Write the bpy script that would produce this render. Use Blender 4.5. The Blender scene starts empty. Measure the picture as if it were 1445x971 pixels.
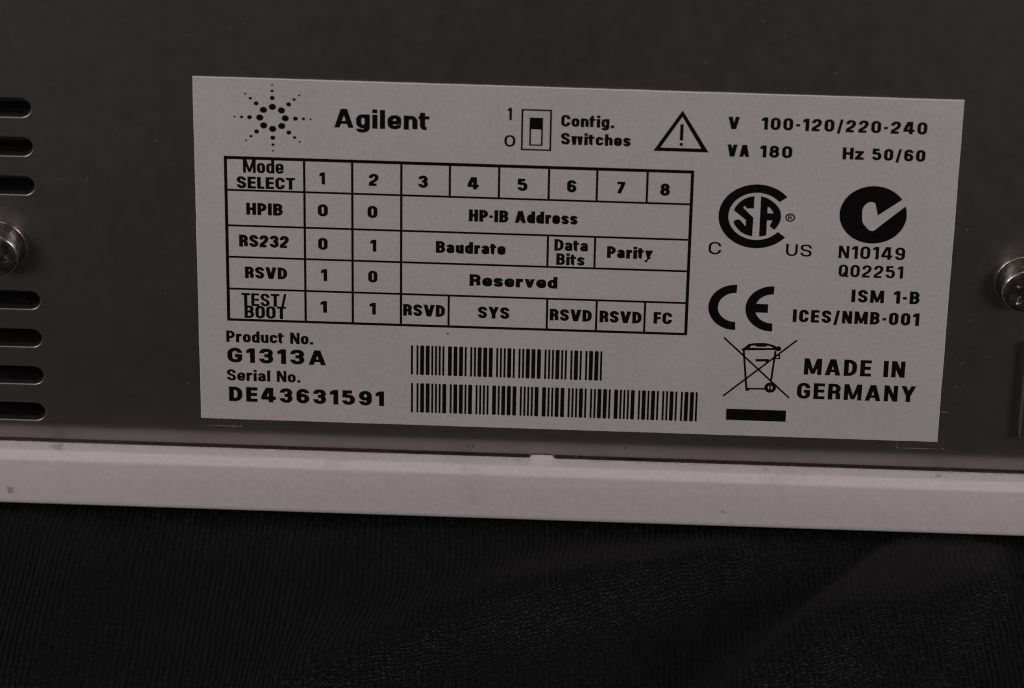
import bpy, bmesh, math, random
import numpy as np
from mathutils import Vector, Matrix
from mathutils.geometry import tessellate_polygon

random.seed(7)
rng = np.random.default_rng(11)
S = 0.001                                   # all lengths below are millimetres
scene = bpy.context.scene
col = scene.collection

# ------------------------------------------------------------------ camera
cam_data = bpy.data.cameras.new("camera")
cam = bpy.data.objects.new("camera", cam_data)
col.objects.link(cam)
cam_data.sensor_width = 36.0
cam_data.lens = 161.0
cam_data.clip_start = 0.02
cam_data.clip_end = 20.0
right = Vector((0.99925227, 0.03538526, 0.01558154))
up = Vector((-0.0323358, 0.54390152, 0.83852581))
fwd = Vector((-0.02119663, 0.83840266, -0.54463904))
m = Matrix((right, up, -fwd)).transposed().to_4x4()
m.translation = Vector((5.13079506, -515.42340072, 321.68585207)) * S
cam.matrix_world = m
cam_data.dof.use_dof = True
cam_data.dof.focus_distance = 0.612
cam_data.dof.aperture_fstop = 32.0
scene.camera = cam

# ------------------------------------------------------------------ world and lamps (a dim studio table)
world = bpy.data.worlds.new("World")
scene.world = world
world.use_nodes = True
world.node_tree.nodes["Background"].inputs[0].default_value = (0.9, 0.93, 1.0, 1)
world.node_tree.nodes["Background"].inputs[1].default_value = 0.008

def area(name, loc, target, size, power, color):
    d = bpy.data.lights.new(name, 'AREA')
    d.shape = 'RECTANGLE'
    d.size, d.size_y = size[0] * S, size[1] * S
    d.energy = power
    d.color = color
    o = bpy.data.objects.new(name, d)
    col.objects.link(o)
    o.location = Vector(loc) * S
    o.rotation_euler = (Vector(target) * S - o.location).to_track_quat('-Z', 'Y').to_euler()
    return o

area("softbox", (-270, -215, 130), (-10, 0, -5), (110, 110), 0.42, (1.0, 0.93, 0.925))
area("softbox", (262, -215, 130), (-5, 0, -5), (110, 110), 0.42, (1.0, 0.93, 0.925))
area("softbox", (-20, -150, 620), (0, 0, 0), (200, 120), 0.36, (1.0, 0.94, 0.935))

scene.view_settings.view_transform = 'Standard'
scene.view_settings.look = 'None'
scene.view_settings.exposure = 0.0
scene.view_settings.gamma = 1.0
scene.cycles.filter_width = 1.15

# ------------------------------------------------------------------ materials
def new_mat(name):
    mt = bpy.data.materials.new(name)
    mt.use_nodes = True
    nt = mt.node_tree
    b = nt.nodes["Principled BSDF"]
    return mt, nt, b

def node(nt, typ, **kw):
    n = nt.nodes.new(typ)
    for k, v in kw.items():
        if k.startswith("i_"):
            n.inputs[k[2:].replace("_", " ")].default_value = v
        else:
            setattr(n, k, v)
    return n

def noise(nt, scale, detail=4, rough=0.6, vec=None, stretch=None):
    n = node(nt, "ShaderNodeTexNoise")
    n.inputs["Scale"].default_value = scale
    n.inputs["Detail"].default_value = detail
    n.inputs["Roughness"].default_value = rough
    if vec is None:
        tc = node(nt, "ShaderNodeTexCoord")
        vec = tc.outputs["Object"]
    if stretch:
        mp = node(nt, "ShaderNodeMapping")
        mp.inputs["Scale"].default_value = stretch
        nt.links.new(vec, mp.inputs["Vector"])
        vec = mp.outputs["Vector"]
    nt.links.new(vec, n.inputs["Vector"])
    return n.outputs["Fac"]

def ramp(nt, fac, stops):
    r = node(nt, "ShaderNodeValToRGB")
    els = r.color_ramp.elements
    while len(els) < len(stops):
        els.new(0.5)
    for e, (p, c) in zip(els, stops):
        e.position = p
        e.color = (c[0], c[1], c[2], 1) if not isinstance(c, (int, float)) else (c, c, c, 1)
    nt.links.new(fac, r.inputs["Fac"])
    return r.outputs["Color"]

def bump(nt, b, height, strength, dist):
    n = node(nt, "ShaderNodeBump")
    n.inputs["Strength"].default_value = strength
    n.inputs["Distance"].default_value = dist
    nt.links.new(height, n.inputs["Height"])
    nt.links.new(n.outputs["Normal"], b.inputs["Normal"])
    return n

def mixcol(nt, fac, a, bcol, blend='MIX'):
    n = node(nt, "ShaderNodeMix", data_type='RGBA', blend_type=blend)
    for sock, v in ((n.inputs[0], fac), (n.inputs[6], a), (n.inputs[7], bcol)):
        if isinstance(v, (int, float)):
            sock.default_value = v
        elif isinstance(v, tuple):
            sock.default_value = (*v, 1)
        else:
            nt.links.new(v, sock)
    return n.outputs[2]

# brushed sheet steel
def metal_mat():
    mt, nt, b = new_mat("sheet_steel")
    b.inputs["Metallic"].default_value = 1.0
    mott = noise(nt, 90, 5, 0.65)
    basec = ramp(nt, mott, [(0.3, (0.335, 0.293, 0.294)), (0.7, (0.385, 0.338, 0.338))])
    # fine dust specks lying on the steel
    dust = ramp(nt, noise(nt, 2600, 2, 0.5), [(0.70, 0.0), (0.78, 1.0)])
    area_mask = ramp(nt, noise(nt, 160, 3, 0.6), [(0.52, 0.0), (0.68, 1.0)])
    dm = node(nt, "ShaderNodeMath", operation='MULTIPLY')
    nt.links.new(dust, dm.inputs[0]); nt.links.new(area_mask, dm.inputs[1])
    nt.links.new(basec, b.inputs["Base Color"])
    met = ramp(nt, dm.outputs[0], [(0.0, 0.985), (1.0, 0.25)])
    nt.links.new(met, b.inputs["Metallic"])
    r = ramp(nt, noise(nt, 420, 4, 0.6, stretch=(1, 1, 1)), [(0.3, 0.375), (0.7, 0.415)])
    nt.links.new(r, b.inputs["Roughness"])
    bp = bump(nt, b, noise(nt, 1100, 4, 0.7), 0.22, 0.00006)
    # the rolled zinc surface scatters in two lobes: a clear one and a broad milky one
    b2 = node(nt, "ShaderNodeBsdfPrincipled")
    b2.inputs["Metallic"].default_value = 1.0
    b2.inputs["Roughness"].default_value = 0.56
    nt.links.new(basec, b2.inputs["Base Color"])
    nt.links.new(bp.outputs["Normal"], b2.inputs["Normal"])
    ms = node(nt, "ShaderNodeMixShader")
    lob = ramp(nt, noise(nt, 38, 5, 0.65), [(0.3, 0.08), (0.7, 0.18)])
    nt.links.new(lob, ms.inputs[0])
    nt.links.new(b.outputs[0], ms.inputs[1]); nt.links.new(b2.outputs[0], ms.inputs[2])
    nt.links.new(ms.outputs[0], nt.nodes["Material Output"].inputs["Surface"])
    return mt

def screw_mat():
    mt, nt, b = new_mat("screw_steel")
    b.inputs["Metallic"].default_value = 1.0
    c = ramp(nt, noise(nt, 700, 5, 0.7), [(0.3, (0.22, 0.19, 0.175)), (0.7, (0.60, 0.54, 0.51))])
    nt.links.new(c, b.inputs["Base Color"])
    r = ramp(nt, noise(nt, 900, 4, 0.6), [(0.3, 0.24), (0.7, 0.42)])
    nt.links.new(r, b.inputs["Roughness"])
    bump(nt, b, noise(nt, 1800, 4, 0.6), 0.5, 0.00008)
    return mt

def label_mat():
    mt, nt, b = new_mat("label_film")
    n1 = noise(nt, 1900, 3, 0.6)
    n2 = noise(nt, 60, 3, 0.5)
    c1 = ramp(nt, n1, [(0.25, (0.505, 0.472, 0.462)), (0.75, (0.578, 0.540, 0.528))])
    c2 = ramp(nt, n2, [(0.3, (0.93, 0.95, 0.93)), (0.7, (1.0, 0.99, 1.0))])
    nt.links.new(mixcol(nt, 1.0, c1, c2, 'MULTIPLY'), b.inputs["Base Color"])
    r = ramp(nt, noise(nt, 130, 5, 0.7), [(0.35, 0.38), (0.7, 0.58)])
    nt.links.new(r, b.inputs["Roughness"])
    b.inputs["Specular IOR Level"].default_value = 0.55
    bump(nt, b, noise(nt, 45, 3, 0.5), 0.6, 0.0006)
    return mt

def edge_mat():
    mt, nt, b = new_mat("label_edge_highlight")
    b.inputs["Base Color"].default_value = (0.78, 0.75, 0.74, 1)  # brighter than the label face: the edge highlight is put into this colour
    b.inputs["Roughness"].default_value = 0.4
    return mt

def ink_mat():
    mt, nt, b = new_mat("black_print")
    c = ramp(nt, noise(nt, 900, 3, 0.6), [(0.3, (0.0045, 0.004, 0.004)), (0.8, (0.0085, 0.007, 0.0075))])
    nt.links.new(c, b.inputs["Base Color"])
    b.inputs["Roughness"].default_value = 0.55
    b.inputs["Specular IOR Level"].default_value = 0.06
    return mt

SMUDGES = [(-76.4, -2.6, -38.1, 2.2, 0.55), (21.4, -2.6, -37.6, 1.9, 0.40), (-69.5, -0.6, -31.85, 4.0, 0.35), (50.5, -0.5, -31.85, 2.5, 0.35), (-6.5, -0.3, -31.6, 2.0, 0.25), (27.0, -0.4, -31.85, 1.6, 0.25)]
def plastic_mat():
    mt, nt, b = new_mat("tray_plastic")
    n1 = noise(nt, 1300, 3, 0.65)
    c1 = ramp(nt, n1, [(0.25, (0.595, 0.532, 0.545)), (0.75, (0.675, 0.606, 0.620))])
    grime = ramp(nt, noise(nt, 55, 5, 0.7), [(0.58, 1.0), (0.78, 0.70)])
    colr = mixcol(nt, 1.0, c1, grime, 'MULTIPLY')
    tc = node(nt, "ShaderNodeTexCoord")
    spots = noise(nt, 700, 4, 0.7)
    for sx, sy, sz, rad, amt in SMUDGES:
        mp = node(nt, "ShaderNodeMapping")
        mp.inputs["Location"].default_value = (-sx * S / (rad * S), -sy * S / (rad * S), -sz * S / (rad * S))
        mp.inputs["Scale"].default_value = (1 / (rad * S),) * 3
        nt.links.new(tc.outputs["Object"], mp.inputs["Vector"])
        ln = node(nt, "ShaderNodeVectorMath", operation='LENGTH')
        nt.links.new(mp.outputs["Vector"], ln.inputs[0])
        ad = node(nt, "ShaderNodeMath", operation='MULTIPLY_ADD')
        nt.links.new(spots, ad.inputs[0]); ad.inputs[1].default_value = 1.6; nt.links.new(ln.outputs["Value"], ad.inputs[2])
        k = ramp(nt, ad.outputs[0], [(0.75, 1 - amt), (1.0, 1.0)])
        colr = mixcol(nt, 1.0, colr, k, 'MULTIPLY')
    nt.links.new(colr, b.inputs["Base Color"])
    b.inputs["Roughness"].default_value = 0.55
    b.inputs["Specular IOR Level"].default_value = 0.35
    bump(nt, b, noise(nt, 1500, 4, 0.7), 0.35, 0.00008)
    return mt

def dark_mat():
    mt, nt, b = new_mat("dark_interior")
    c = ramp(nt, noise(nt, 500, 4, 0.7), [(0.4, (0.0025, 0.002, 0.002)), (0.75, (0.012, 0.009, 0.008))])  # near-black colour stands in for the shade inside the slots
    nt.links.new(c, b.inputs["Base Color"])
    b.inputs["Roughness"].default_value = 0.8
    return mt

def cloth_mat():
    mt, nt, b = new_mat("black_knit")
    uv = node(nt, "ShaderNodeUVMap", uv_map="knit")
    sep = node(nt, "ShaderNodeSeparateXYZ")
    nt.links.new(uv.outputs["UV"], sep.inputs[0])
    # u counts ribs, v counts stitches along a rib; the stitches lean as a V on both flanks of the rib
    def math2(op, a, c):
        n = node(nt, "ShaderNodeMath", operation=op)
        for i, v in enumerate((a, c)):
            if isinstance(v, (int, float)):
                n.inputs[i].default_value = v
            elif v is not None:
                nt.links.new(v, n.inputs[i])
        return n.outputs[0]
    fu = math2('ABSOLUTE', math2('SUBTRACT', math2('FRACT', sep.outputs[0], None), 0.5), None)
    jit = noise(nt, 0.9, 3, 0.6, vec=uv.outputs["UV"])
    ph = math2('ADD', math2('ADD', sep.outputs[1], math2('MULTIPLY', fu, 0.6)), math2('MULTIPLY', jit, 1.3))
    st = math2('SINE', math2('MULTIPLY', ph, 2 * math.pi), None)
    st = math2('ADD', math2('MULTIPLY', st, 0.5), 0.5)
    fib = noise(nt, 4200, 3, 0.7)
    hgt = math2('ADD', math2('MULTIPLY', st, 0.25), math2('MULTIPLY', fib, 0.8))
    bump(nt, b, hgt, 0.6, 0.00011)
    glint_col = ramp(nt, math2('MULTIPLY', math2('ADD', math2('MULTIPLY', st, 0.55), 0.45), fib), [(0.26, (0.0016, 0.0017, 0.0018)), (0.46, (0.0046, 0.0053, 0.0060)), (0.62, (0.074, 0.084, 0.092))])  # fibre glints are put into the base colour, stitch by stitch
    patch = ramp(nt, noise(nt, 75, 4, 0.6), [(0.3, 0.7), (0.75, 1.15)])
    nt.links.new(mixcol(nt, 1.0, glint_col, patch, 'MULTIPLY'), b.inputs["Base Color"])
    b.inputs["Roughness"].default_value = 0.62
    b.inputs["Specular IOR Level"].default_value = 0.10
    b.inputs["Sheen Weight"].default_value = 0.0
    b.inputs["Sheen Roughness"].default_value = 0.4
    return mt

def plain_mat(name, colr, rough=0.6):
    mt, nt, b = new_mat(name)
    c = ramp(nt, noise(nt, 800, 3, 0.6), [(0.3, tuple(0.85 * v for v in colr)), (0.7, colr)])
    nt.links.new(c, b.inputs["Base Color"])
    b.inputs["Roughness"].default_value = rough
    return mt

M_METAL, M_SCREW, M_LABEL, M_EDGE, M_INK = metal_mat(), screw_mat(), label_mat(), edge_mat(), ink_mat()
M_PLASTIC, M_DARK, M_CLOTH = plastic_mat(), dark_mat(), cloth_mat()
M_SCRATCH = plain_mat("bare_scratch", (0.26, 0.25, 0.235), 0.5)
M_DIRT = plain_mat("dirt", (0.10, 0.085, 0.085), 0.8)
M_RIM = plain_mat("rim_highlight", (0.11, 0.115, 0.11), 0.45)  # lit bevel line of the cover plate, its highlight put into the colour
M_LINT = plain_mat("pale_lint", (0.30, 0.29, 0.29), 0.8)
M_SCUFF = plain_mat("scuff", (0.74, 0.70, 0.69), 0.6)

# ------------------------------------------------------------------ mesh helpers
class MB:
    """collects vertices (mm) and faces; build() links them as one mesh object"""
    def __init__(self):
        self.v, self.f, self.mi = [], [], []
    def add(self, vs, fs, mi=0):
        n = len(self.v)
        self.v += [tuple(p) for p in vs]
        self.f += [tuple(n + i for i in f) for f in fs]
        self.mi += [mi] * len(fs)
    def build(self, name, mats, parent=None, smooth=False, loc=None, angle=None):
        me = bpy.data.meshes.new(name)
        o = bpy.data.objects.new(name, me)
        off = Vector(loc) if loc else Vector((0, 0, 0))
        me.from_pydata([tuple((Vector(p) - off) * S) for p in self.v], [], self.f)
        for mt in (mats if isinstance(mats, (list, tuple)) else [mats]):
            me.materials.append(mt)
        me.polygons.foreach_set("material_index", self.mi)
        if smooth:
            me.polygons.foreach_set("use_smooth", [True] * len(me.polygons))
            if angle:
                me.set_sharp_from_angle(angle=math.radians(angle))
        me.update()
        col.objects.link(o)
        o.location = off * S
        if parent:
            o.parent = parent
        return o

def fillet(P, radii, closed, seg=5):
    """rounds the corners of a 2-D polyline"""
    n = len(P)
    out = []
    for i in range(n):
        r = radii[i] if isinstance(radii, (list, tuple)) else radii
        p = np.array(P[i], float)
        if (not closed and i in (0, n - 1)) or r <= 0:
            out.append(tuple(p)); continue
        a = np.array(P[(i - 1) % n], float); c = np.array(P[(i + 1) % n], float)
        d1, d2 = a - p, c - p
        l1, l2 = np.hypot(*d1), np.hypot(*d2)
        d1, d2 = d1 / l1, d2 / l2
        rr = min(r, 0.499 * l1 if (closed or i - 1 > 0) else 0.98 * l1, 0.499 * l2 if (closed or i + 1 < n - 1) else 0.98 * l2)
        s, e = p + d1 * rr, p + d2 * rr
        for k in range(seg + 1):
            t = k / seg
            # rational quadratic gives a circular corner for right angles
            w = 0.7071
            b0, b1, b2 = (1 - t) ** 2, 2 * t * (1 - t) * w, t * t
            out.append(tuple((b0 * s + b1 * p + b2 * e) / (b0 + b1 + b2)))
    return out

LABEL_T = 0.14                               # thickness of the sticker
class Ink(MB):
    """flat print on the sticker face: strokes and filled shapes in label millimetres (x, z)"""
    def __init__(self):
        super().__init__()
        self.k = 0
    def _y(self):
        self.k += 1
        return -(LABEL_T + 0.006 + 0.0012 * (self.k % 9))
    def poly(self, P, holes=()):
        y = self._y()
        loops = [[Vector((a, b, 0)) for a, b in P]] + [[Vector((a, b, 0)) for a, b in h] for h in holes]
        tris = tessellate_polygon(loops)
        flat = [q for l in loops for q in l]
        fs = []
        for t in tris:
            a, b, c = (flat[i] for i in t)
            if (b - a).cross(c - a).z < 0:
                t = (t[0], t[2], t[1])
            fs.append(tuple(t))
        self.add([(q.x, y, q.y) for q in flat], fs)
    def rect(self, x0, z0, x1, z1):
        y = self._y()
        self.add([(x0, y, z0), (x1, y, z0), (x1, y, z1), (x0, y, z1)], [(0, 1, 2, 3)])
    def disc(self, cx, cz, r, n=20):
        y = self._y()
        self.add([(cx + r * math.cos(2 * math.pi * i / n), y, cz + r * math.sin(2 * math.pi * i / n)) for i in range(n)], [tuple(range(n))])
    def stroke(self, P, tx, tz, closed=False, r=0.0, seg=5):
        """pen line of horizontal width tx and vertical width tz"""
        Q = fillet(P, r, closed, seg)
        Q = [q for i, q in enumerate(Q) if i == 0 or math.hypot(q[0] - Q[i - 1][0], q[1] - Q[i - 1][1]) > 1e-5]
        if closed and math.hypot(Q[0][0] - Q[-1][0], Q[0][1] - Q[-1][1]) < 1e-5:
            Q.pop()
        A = np.array(Q, float) / np.array([tx, tz])
        n = len(A)
        L, Rr = [], []
        for i in range(n):
            if closed or 0 < i < n - 1:
                d1 = A[i] - A[i - 1]; d2 = A[(i + 1) % n] - A[i]
            elif i == 0:
                d1 = d2 = A[1] - A[0]
            else:
                d1 = d2 = A[-1] - A[-2]
            d1 = d1 / np.hypot(*d1); d2 = d2 / np.hypot(*d2)
            n1 = np.array([-d1[1], d1[0]]); n2 = np.array([-d2[1], d2[0]])
            b = n1 + n2
            bl = np.hypot(*b)
            b = b / bl if bl > 1e-6 else n1
            k = 0.5 / max(0.45, float(b @ n1))
            L.append((A[i] + b * k) * (tx, tz)); Rr.append((A[i] - b * k) * (tx, tz))
        y = self._y()
        vs = [(q[0], y, q[1]) for q in L] + [(q[0], y, q[1]) for q in Rr]
        fs = [(n + i, n + (i + 1) % n, (i + 1) % n, i) for i in range(n if closed else n - 1)]
        self.add(vs, fs)

# ------------------------------------------------------------------ lettering
# Every glyph is drawn from pen strokes in a cell w wide and 1 high (cap height).
# t = stem width, h = width of horizontal strokes, both relative to the cap height.
XH = 0.745
def glyph(ch, t, h, W):
    """returns (width, [shapes]); shapes: ('s', pts, closed, radius), ('p', polygon)"""
    def X(u, w): return t / 2 + u * (w - t)
    def Y(v): return h / 2 + v * (1 - h)
    XV = (XH - h) / (1 - h)
    G = []
    def s(pts, w, closed=False, r=0.0): G.append(('s', [(X(a, w), Y(b)) for a, b in pts], closed, r))
    def p(pts): G.append(('p', pts))
    def bar(x0, y0, x1, y1): p([(x0, y0), (x1, y0), (x1, y1), (x0, y1)])
    D = 0.66 * W                                 # digit width
    C = 0.66 * W
    R = 0.30
    if ch == ' ': return 0.30 * W, G
    if ch == '.': bar(0.02, 0, 0.02 + t, h * 1.15); return t + 0.04, G
    if ch == '-': bar(0.02, 0.34, 0.24 * W + 0.04, 0.34 + h); return 0.24 * W + 0.06, G
    if ch == '/': p([(0, -0.14), (t * 0.8, -0.14), (0.42 * W, 1.02), (0.42 * W - t * 0.8, 1.02)]); return 0.42 * W, G
    if ch == '1':
        w = max(0.40 * W, t * 1.7)
        bar(w - t, 0, w, 1)
        p([(w - t, 1), (0, 0.86), (0, 0.86 - h * 0.95), (w - t, 0.92 - h)])
        p([(0, 0.80 - 0.0), (w - t, 0.80), (w - t, 1.0), (w - t - 0.10, 0.93), (0, 0.86)])
        return w, G
    if ch == '0': s([(0, 0), (1, 0), (1, 1), (0, 1)], D, True, R * W); return D, G
    if ch == 'O': s([(0, 0), (1, 0), (1, 1), (0, 1)], C, True, R * W); return C, G
    if ch == 'Q':
        s([(0, 0), (1, 0), (1, 1), (0, 1)], C, True, R * W); s([(0.50, 0.30), (1.22, -0.10)], C); return C, G
    if ch == '2': s([(0, 0.68), (0, 1), (1, 1), (1, 0.56), (0, 0.16), (0, 0), (1, 0)], D, r=[0, R, R, 0.22, 0.05, 0, 0]); return D, G
    if ch == '3':
        s([(0, 0.74), (0, 1), (0.97, 1), (0.97, 0.53), (0.3, 0.53)], D, r=[0, R, 0.26, 0.22, 0])
        s([(0.3, 0.53), (1, 0.53), (1, 0), (0, 0), (0, 0.28)], D, r=[0, 0.22, R, R, 0]); return D, G
    if ch == '4':
        w = 0.74 * W
        p([(0.50 * W, 1), (0.50 * W - t * 1.05, 1), (0, 0.20 + h), (0, 0.20), (t, 0.20 + h * 0.7)])
        bar(0, 0.18, w, 0.18 + h); bar(0.62 * W - t, 0, 0.62 * W, 1); return w, G
    if ch == '5':
        s([(0.94, 1), (0.06, 1), (0.02, 0.50)], D)
        s([(0.0, 0.52), (0.15, 0.62), (1, 0.62), (1, 0), (0, 0), (0, 0.26)], D, r=[0, 0.05, R, R, R, 0]); return D, G
    if ch == '6':
        s([(0.98, 0.76), (0.98, 1), (0, 1), (0, 0), (1, 0), (1, 0.57), (0.0, 0.57)], D, r=[0, R, R, R, R, 0.26, 0]); return D, G
    if ch == '9':
        s([(0.02, 0.24), (0.02, 0), (1, 0), (1, 1), (0, 1), (0, 0.43), (1.0, 0.43)], D, r=[0, R, R, R, R, 0.26, 0]); return D, G
    if ch == '7': s([(0, 1), (0.98, 1), (0.98, 0.86), (0.30, -0.08)], D, r=[0, 0, 0.16, 0]); return D, G
    if ch == '8':
        s([(0.06, 0.53), (0.94, 0.53), (0.94, 1), (0.06, 1)], D, True, 0.24)
        s([(0, 0), (1, 0), (1, 0.53), (0, 0.53)], D, True, 0.26); return D, G
    if ch in 'AV':
        w = 0.80 * W + 0.02
        a, c = w / 2, t * 1.04
        L = [(0, 0), (c, 0), (a + c * 0.42, 1), (a - c * 0.58, 1)]
        Rg = [(w, 0), (w - c, 0), (a - c * 0.42, 1), (a + c * 0.58, 1)]
        if ch == 'V':
            L = [(x, 1 - y) for x, y in L]; Rg = [(x, 1 - y) for x, y in Rg]
        p(L); p(Rg)
        if ch == 'A': bar(w * 0.2, 0.20, w * 0.8, 0.20 + h * 0.85)
        return w, G
    if ch == 'Y':
        w = 0.76 * W; a = w / 2; c = t * 1.05
        p([(0, 1), (c, 1), (a + t / 2, 0.42), (a - t / 2, 0.36)]); p([(w, 1), (w - c, 1), (a - t / 2, 0.42), (a + t / 2, 0.36)])
        bar(a - t / 2, 0, a + t / 2, 0.44); return w, G
    if ch == 'M':
        w = 0.92 * W; a = w / 2
        bar(0, 0, t * 0.92, 1); bar(w - t * 0.92, 0, w, 1)
        p([(0, 1), (t * 1.05, 1), (a + t * 0.38, 0.06), (a - t * 0.38, 0.06)]); p([(w, 1), (w - t * 1.05, 1), (a - t * 0.38, 0.06), (a + t * 0.38, 0.06)])
        return w, G
    if ch == 'N':
        w = 0.70 * W
        bar(0, 0, t * 0.92, 1); bar(w - t * 0.92, 0, w, 1); p([(0, 1), (t * 1.02, 1), (w, 0), (w - t * 1.02, 0)]); return w, G
    if ch == 'H': w = 0.68 * W; bar(0, 0, t, 1); bar(w - t, 0, w, 1); bar(t * .5, 0.5 - h / 2, w - t * .5, 0.5 + h / 2); return w, G
    if ch == 'I': bar(0, 0, t, 1); return t, G
    if ch == 'E': w = 0.58 * W; bar(0, 0, t, 1); bar(t * .5, 0, w, h); bar(t * .5, 1 - h, w, 1); bar(t * .5, 0.51 - h / 2, w * 0.95, 0.51 + h / 2); return w, G
    if ch == 'F': w = 0.52 * W; bar(0, 0, t, 1); bar(t * .5, 1 - h, w, 1); bar(t * .5, 0.49 - h / 2, w * 0.95, 0.49 + h / 2); return w, G
    if ch == 'L': w = 0.50 * W; bar(0, 0, t, 1); bar(t * .5, 0, w, h); return w, G
    if ch == 'T': w = 0.62 * W; bar(w / 2 - t / 2, 0, w / 2 + t / 2, 1); bar(0, 1 - h, w, 1); return w, G
    if ch == 'P': w = 0.64 * W; bar(0, 0, t, 1); s([(0, 1), (1, 1), (1, 0.40), (0, 0.40)], w, r=[0, 0.24, 0.24, 0]); return w, G
    if ch == 'R':
        w = 0.66 * W; bar(0, 0, t, 1); s([(0, 1), (0.98, 1), (0.98, 0.47), (0, 0.47)], w, r=[0, 0.24, 0.22, 0])
        s([(0.45, 0.47), (0.94, 0.47), (0.97, -0.08)], w, r=[0, 0.16, 0]); return w, G
    if ch == 'B':
        w = 0.67 * W; bar(0, 0, t, 1); s([(0, 1), (0.94, 1), (0.94, 0.53), (0, 0.53)], w, r=[0, 0.22, 0.2, 0])
        s([(0, 0.53), (1, 0.53), (1, 0), (0, 0)], w, r=[0, 0.22, 0.24, 0]); return w, G
    if ch == 'D': w = 0.68 * W; bar(0, 0, t, 1); s([(0, 1), (1, 1), (1, 0), (0, 0)], w, r=[0, R, R, 0]); return w, G
    if ch == 'C': s([(1, 0.66), (1, 1), (0, 1), (0, 0), (1, 0), (1, 0.34)], C, r=[0, R, R, R, R, 0]); return C, G
    if ch == 'G':
        w = 0.69 * W; s([(1, 0.70), (1, 1), (0, 1), (0, 0), (1, 0), (1, 0.46), (0.52, 0.46)], w, r=[0, R, R, R, R, 0, 0]); return w, G
    if ch == 'S':
        s([(1, 0.72), (1, 1), (0, 1), (0, 0.58), (1, 0.44), (1, 0), (0, 0), (0, 0.28)], C, r=[0, R, R, 0.2, 0.2, R, R, 0]); return C, G
    if ch == 'U': s([(0, 1.1), (0, 0), (1, 0), (1, 1.1)], 0.68 * W, r=[0, R, R, 0]); return 0.68 * W, G
    # lower case
    w = 0.58 * W
    r2 = 0.22
    V = XV
    if ch == 'o': s([(0, 0), (1, 0), (1, V), (0, V)], w, True, r2); return w, G
    if ch == 'a':
        s([(0.02, V * 0.74), (0.02, V), (0.96, V), (0.96, -0.08)], w, r=[0, r2, r2, 0])
        s([(0, 0), (0.96, 0), (0.96, V * 0.53), (0, V * 0.53)], w, True, 0.15); return w, G
    if ch == 'e': s([(1, V * 0.26), (1, 0), (0, 0), (0, V), (1, V), (1, V * 0.46), (0, V * 0.46)], w, r=[0, r2, r2, r2, r2, 0, 0]); return w, G
    if ch == 'c': s([(1, V * 0.66), (1, V), (0, V), (0, 0), (1, 0), (1, V * 0.34)], w, r=[0, r2, r2, r2, r2, 0]); return w, G
    if ch == 's': s([(1, V * 0.74), (1, V), (0, V), (0, V * .55), (1, V * .45), (1, 0), (0, 0), (0, V * 0.26)], w * 0.96, r=[0, r2, r2, 0.12, 0.12, r2, r2, 0]); return w * 0.96, G
    if ch == 'd': s([(0, 0), (1, 0), (1, V), (0, V)], w, True, r2); bar(w - t, 0, w, 1); return w, G
    if ch == 'g':
        s([(0, 0), (1, 0), (1, V), (0, V)], w, True, r2); bar(w - t, 0, w, XH)
        s([(1, V * .5), (1, -0.28), (0, -0.28), (0, -0.14)], w, r=[0, r2, r2, 0]); return w, G
    if ch == 'h': bar(0, 0, t, 1); s([(0, V * .5), (0, V), (1, V), (1, -0.08)], w, r=[0, r2, r2, 0]); return w, G
    if ch == 'n': bar(0, 0, t, XH); s([(0, V * .5), (0, V), (1, V), (1, -0.08)], w, r=[0, r2, r2, 0]); return w, G
    if ch == 'u': bar(w - t, 0, w, XH); s([(0, V + .09), (0, 0), (1, 0), (1, V * .5)], w, r=[0, r2, r2, 0]); return w, G
    if ch == 'i': bar(0, 0, t, XH); bar(0, 1.0 - h * 0.95, t, 1.02); return t, G
    if ch == 'l': bar(0, 0, t, 1); return t, G
    if ch == 'r': w = 0.43 * W; bar(0, 0, t, XH); p([(t * .5, XH), (w, XH), (w, XH - h * 1.15), (t * 1.25, XH - h * 1.15), (t * .8, XH - h * 1.6), (t * .5, XH - h * 1.6)]); return w, G
    if ch == 't': w = 0.40 * W; s([(0, 1.02), (0, 0), (0.95, 0)], w, r=[0, 0.14, 0]); bar(-0.07, XH - h * .9, w, XH); return w, G
    if ch == 'f': w = 0.40 * W; s([(0, -0.09), (0, 1), (0.95, 1)], w, r=[0, 0.16, 0]); bar(-0.07, XH - h * .9, w, XH); return w, G
    if ch == 'v': w = 0.60 * W; a = w / 2; p([(0, XH), (t, XH), (a + t * .45, 0), (a - t * .45, 0)]); p([(w, XH), (w - t, XH), (a - t * .45, 0), (a + t * .45, 0)]); return w, G
    if ch == 'y':
        w = 0.60 * W; a = w / 2; p([(0, XH), (t, XH), (a + t * .45, 0), (a - t * .45, 0)])
        p([(w, XH), (w - t, XH), (a - t * .75, -0.24), (a - t * 0.75 - 0.10, -0.26), (a - t * 0.9 - .06, -0.10), (a - t * .2, -.06)]); bar(0.0, -0.26, a - t * .4, -0.26 + h * .9); return w, G
    if ch == 'w':
        w = 0.86 * W; tt = t * .9; q = w / 4
        for k, sg in ((0, 1), (2, 1)):
            p([(k * q, XH), (k * q + tt, XH), (k * q + q + tt * .5, 0), (k * q + q - tt * .5, 0)])
            x1 = (k + 2) * q
            p([(x1, XH), (x1 - tt, XH), (k * q + q - tt * .5, 0), (k * q + q + tt * .5, 0)])
        return w, G
    if ch == 'z':
        w = 0.54 * W; bar(0, 0, w, h); bar(0, XH - h, w, XH); p([(0, h * .5), (t * 1.1, h * .5), (w, XH - h * .5), (w - t * 1.1, XH - h * .5)]); return w, G
    raise ValueError(ch)

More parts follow.
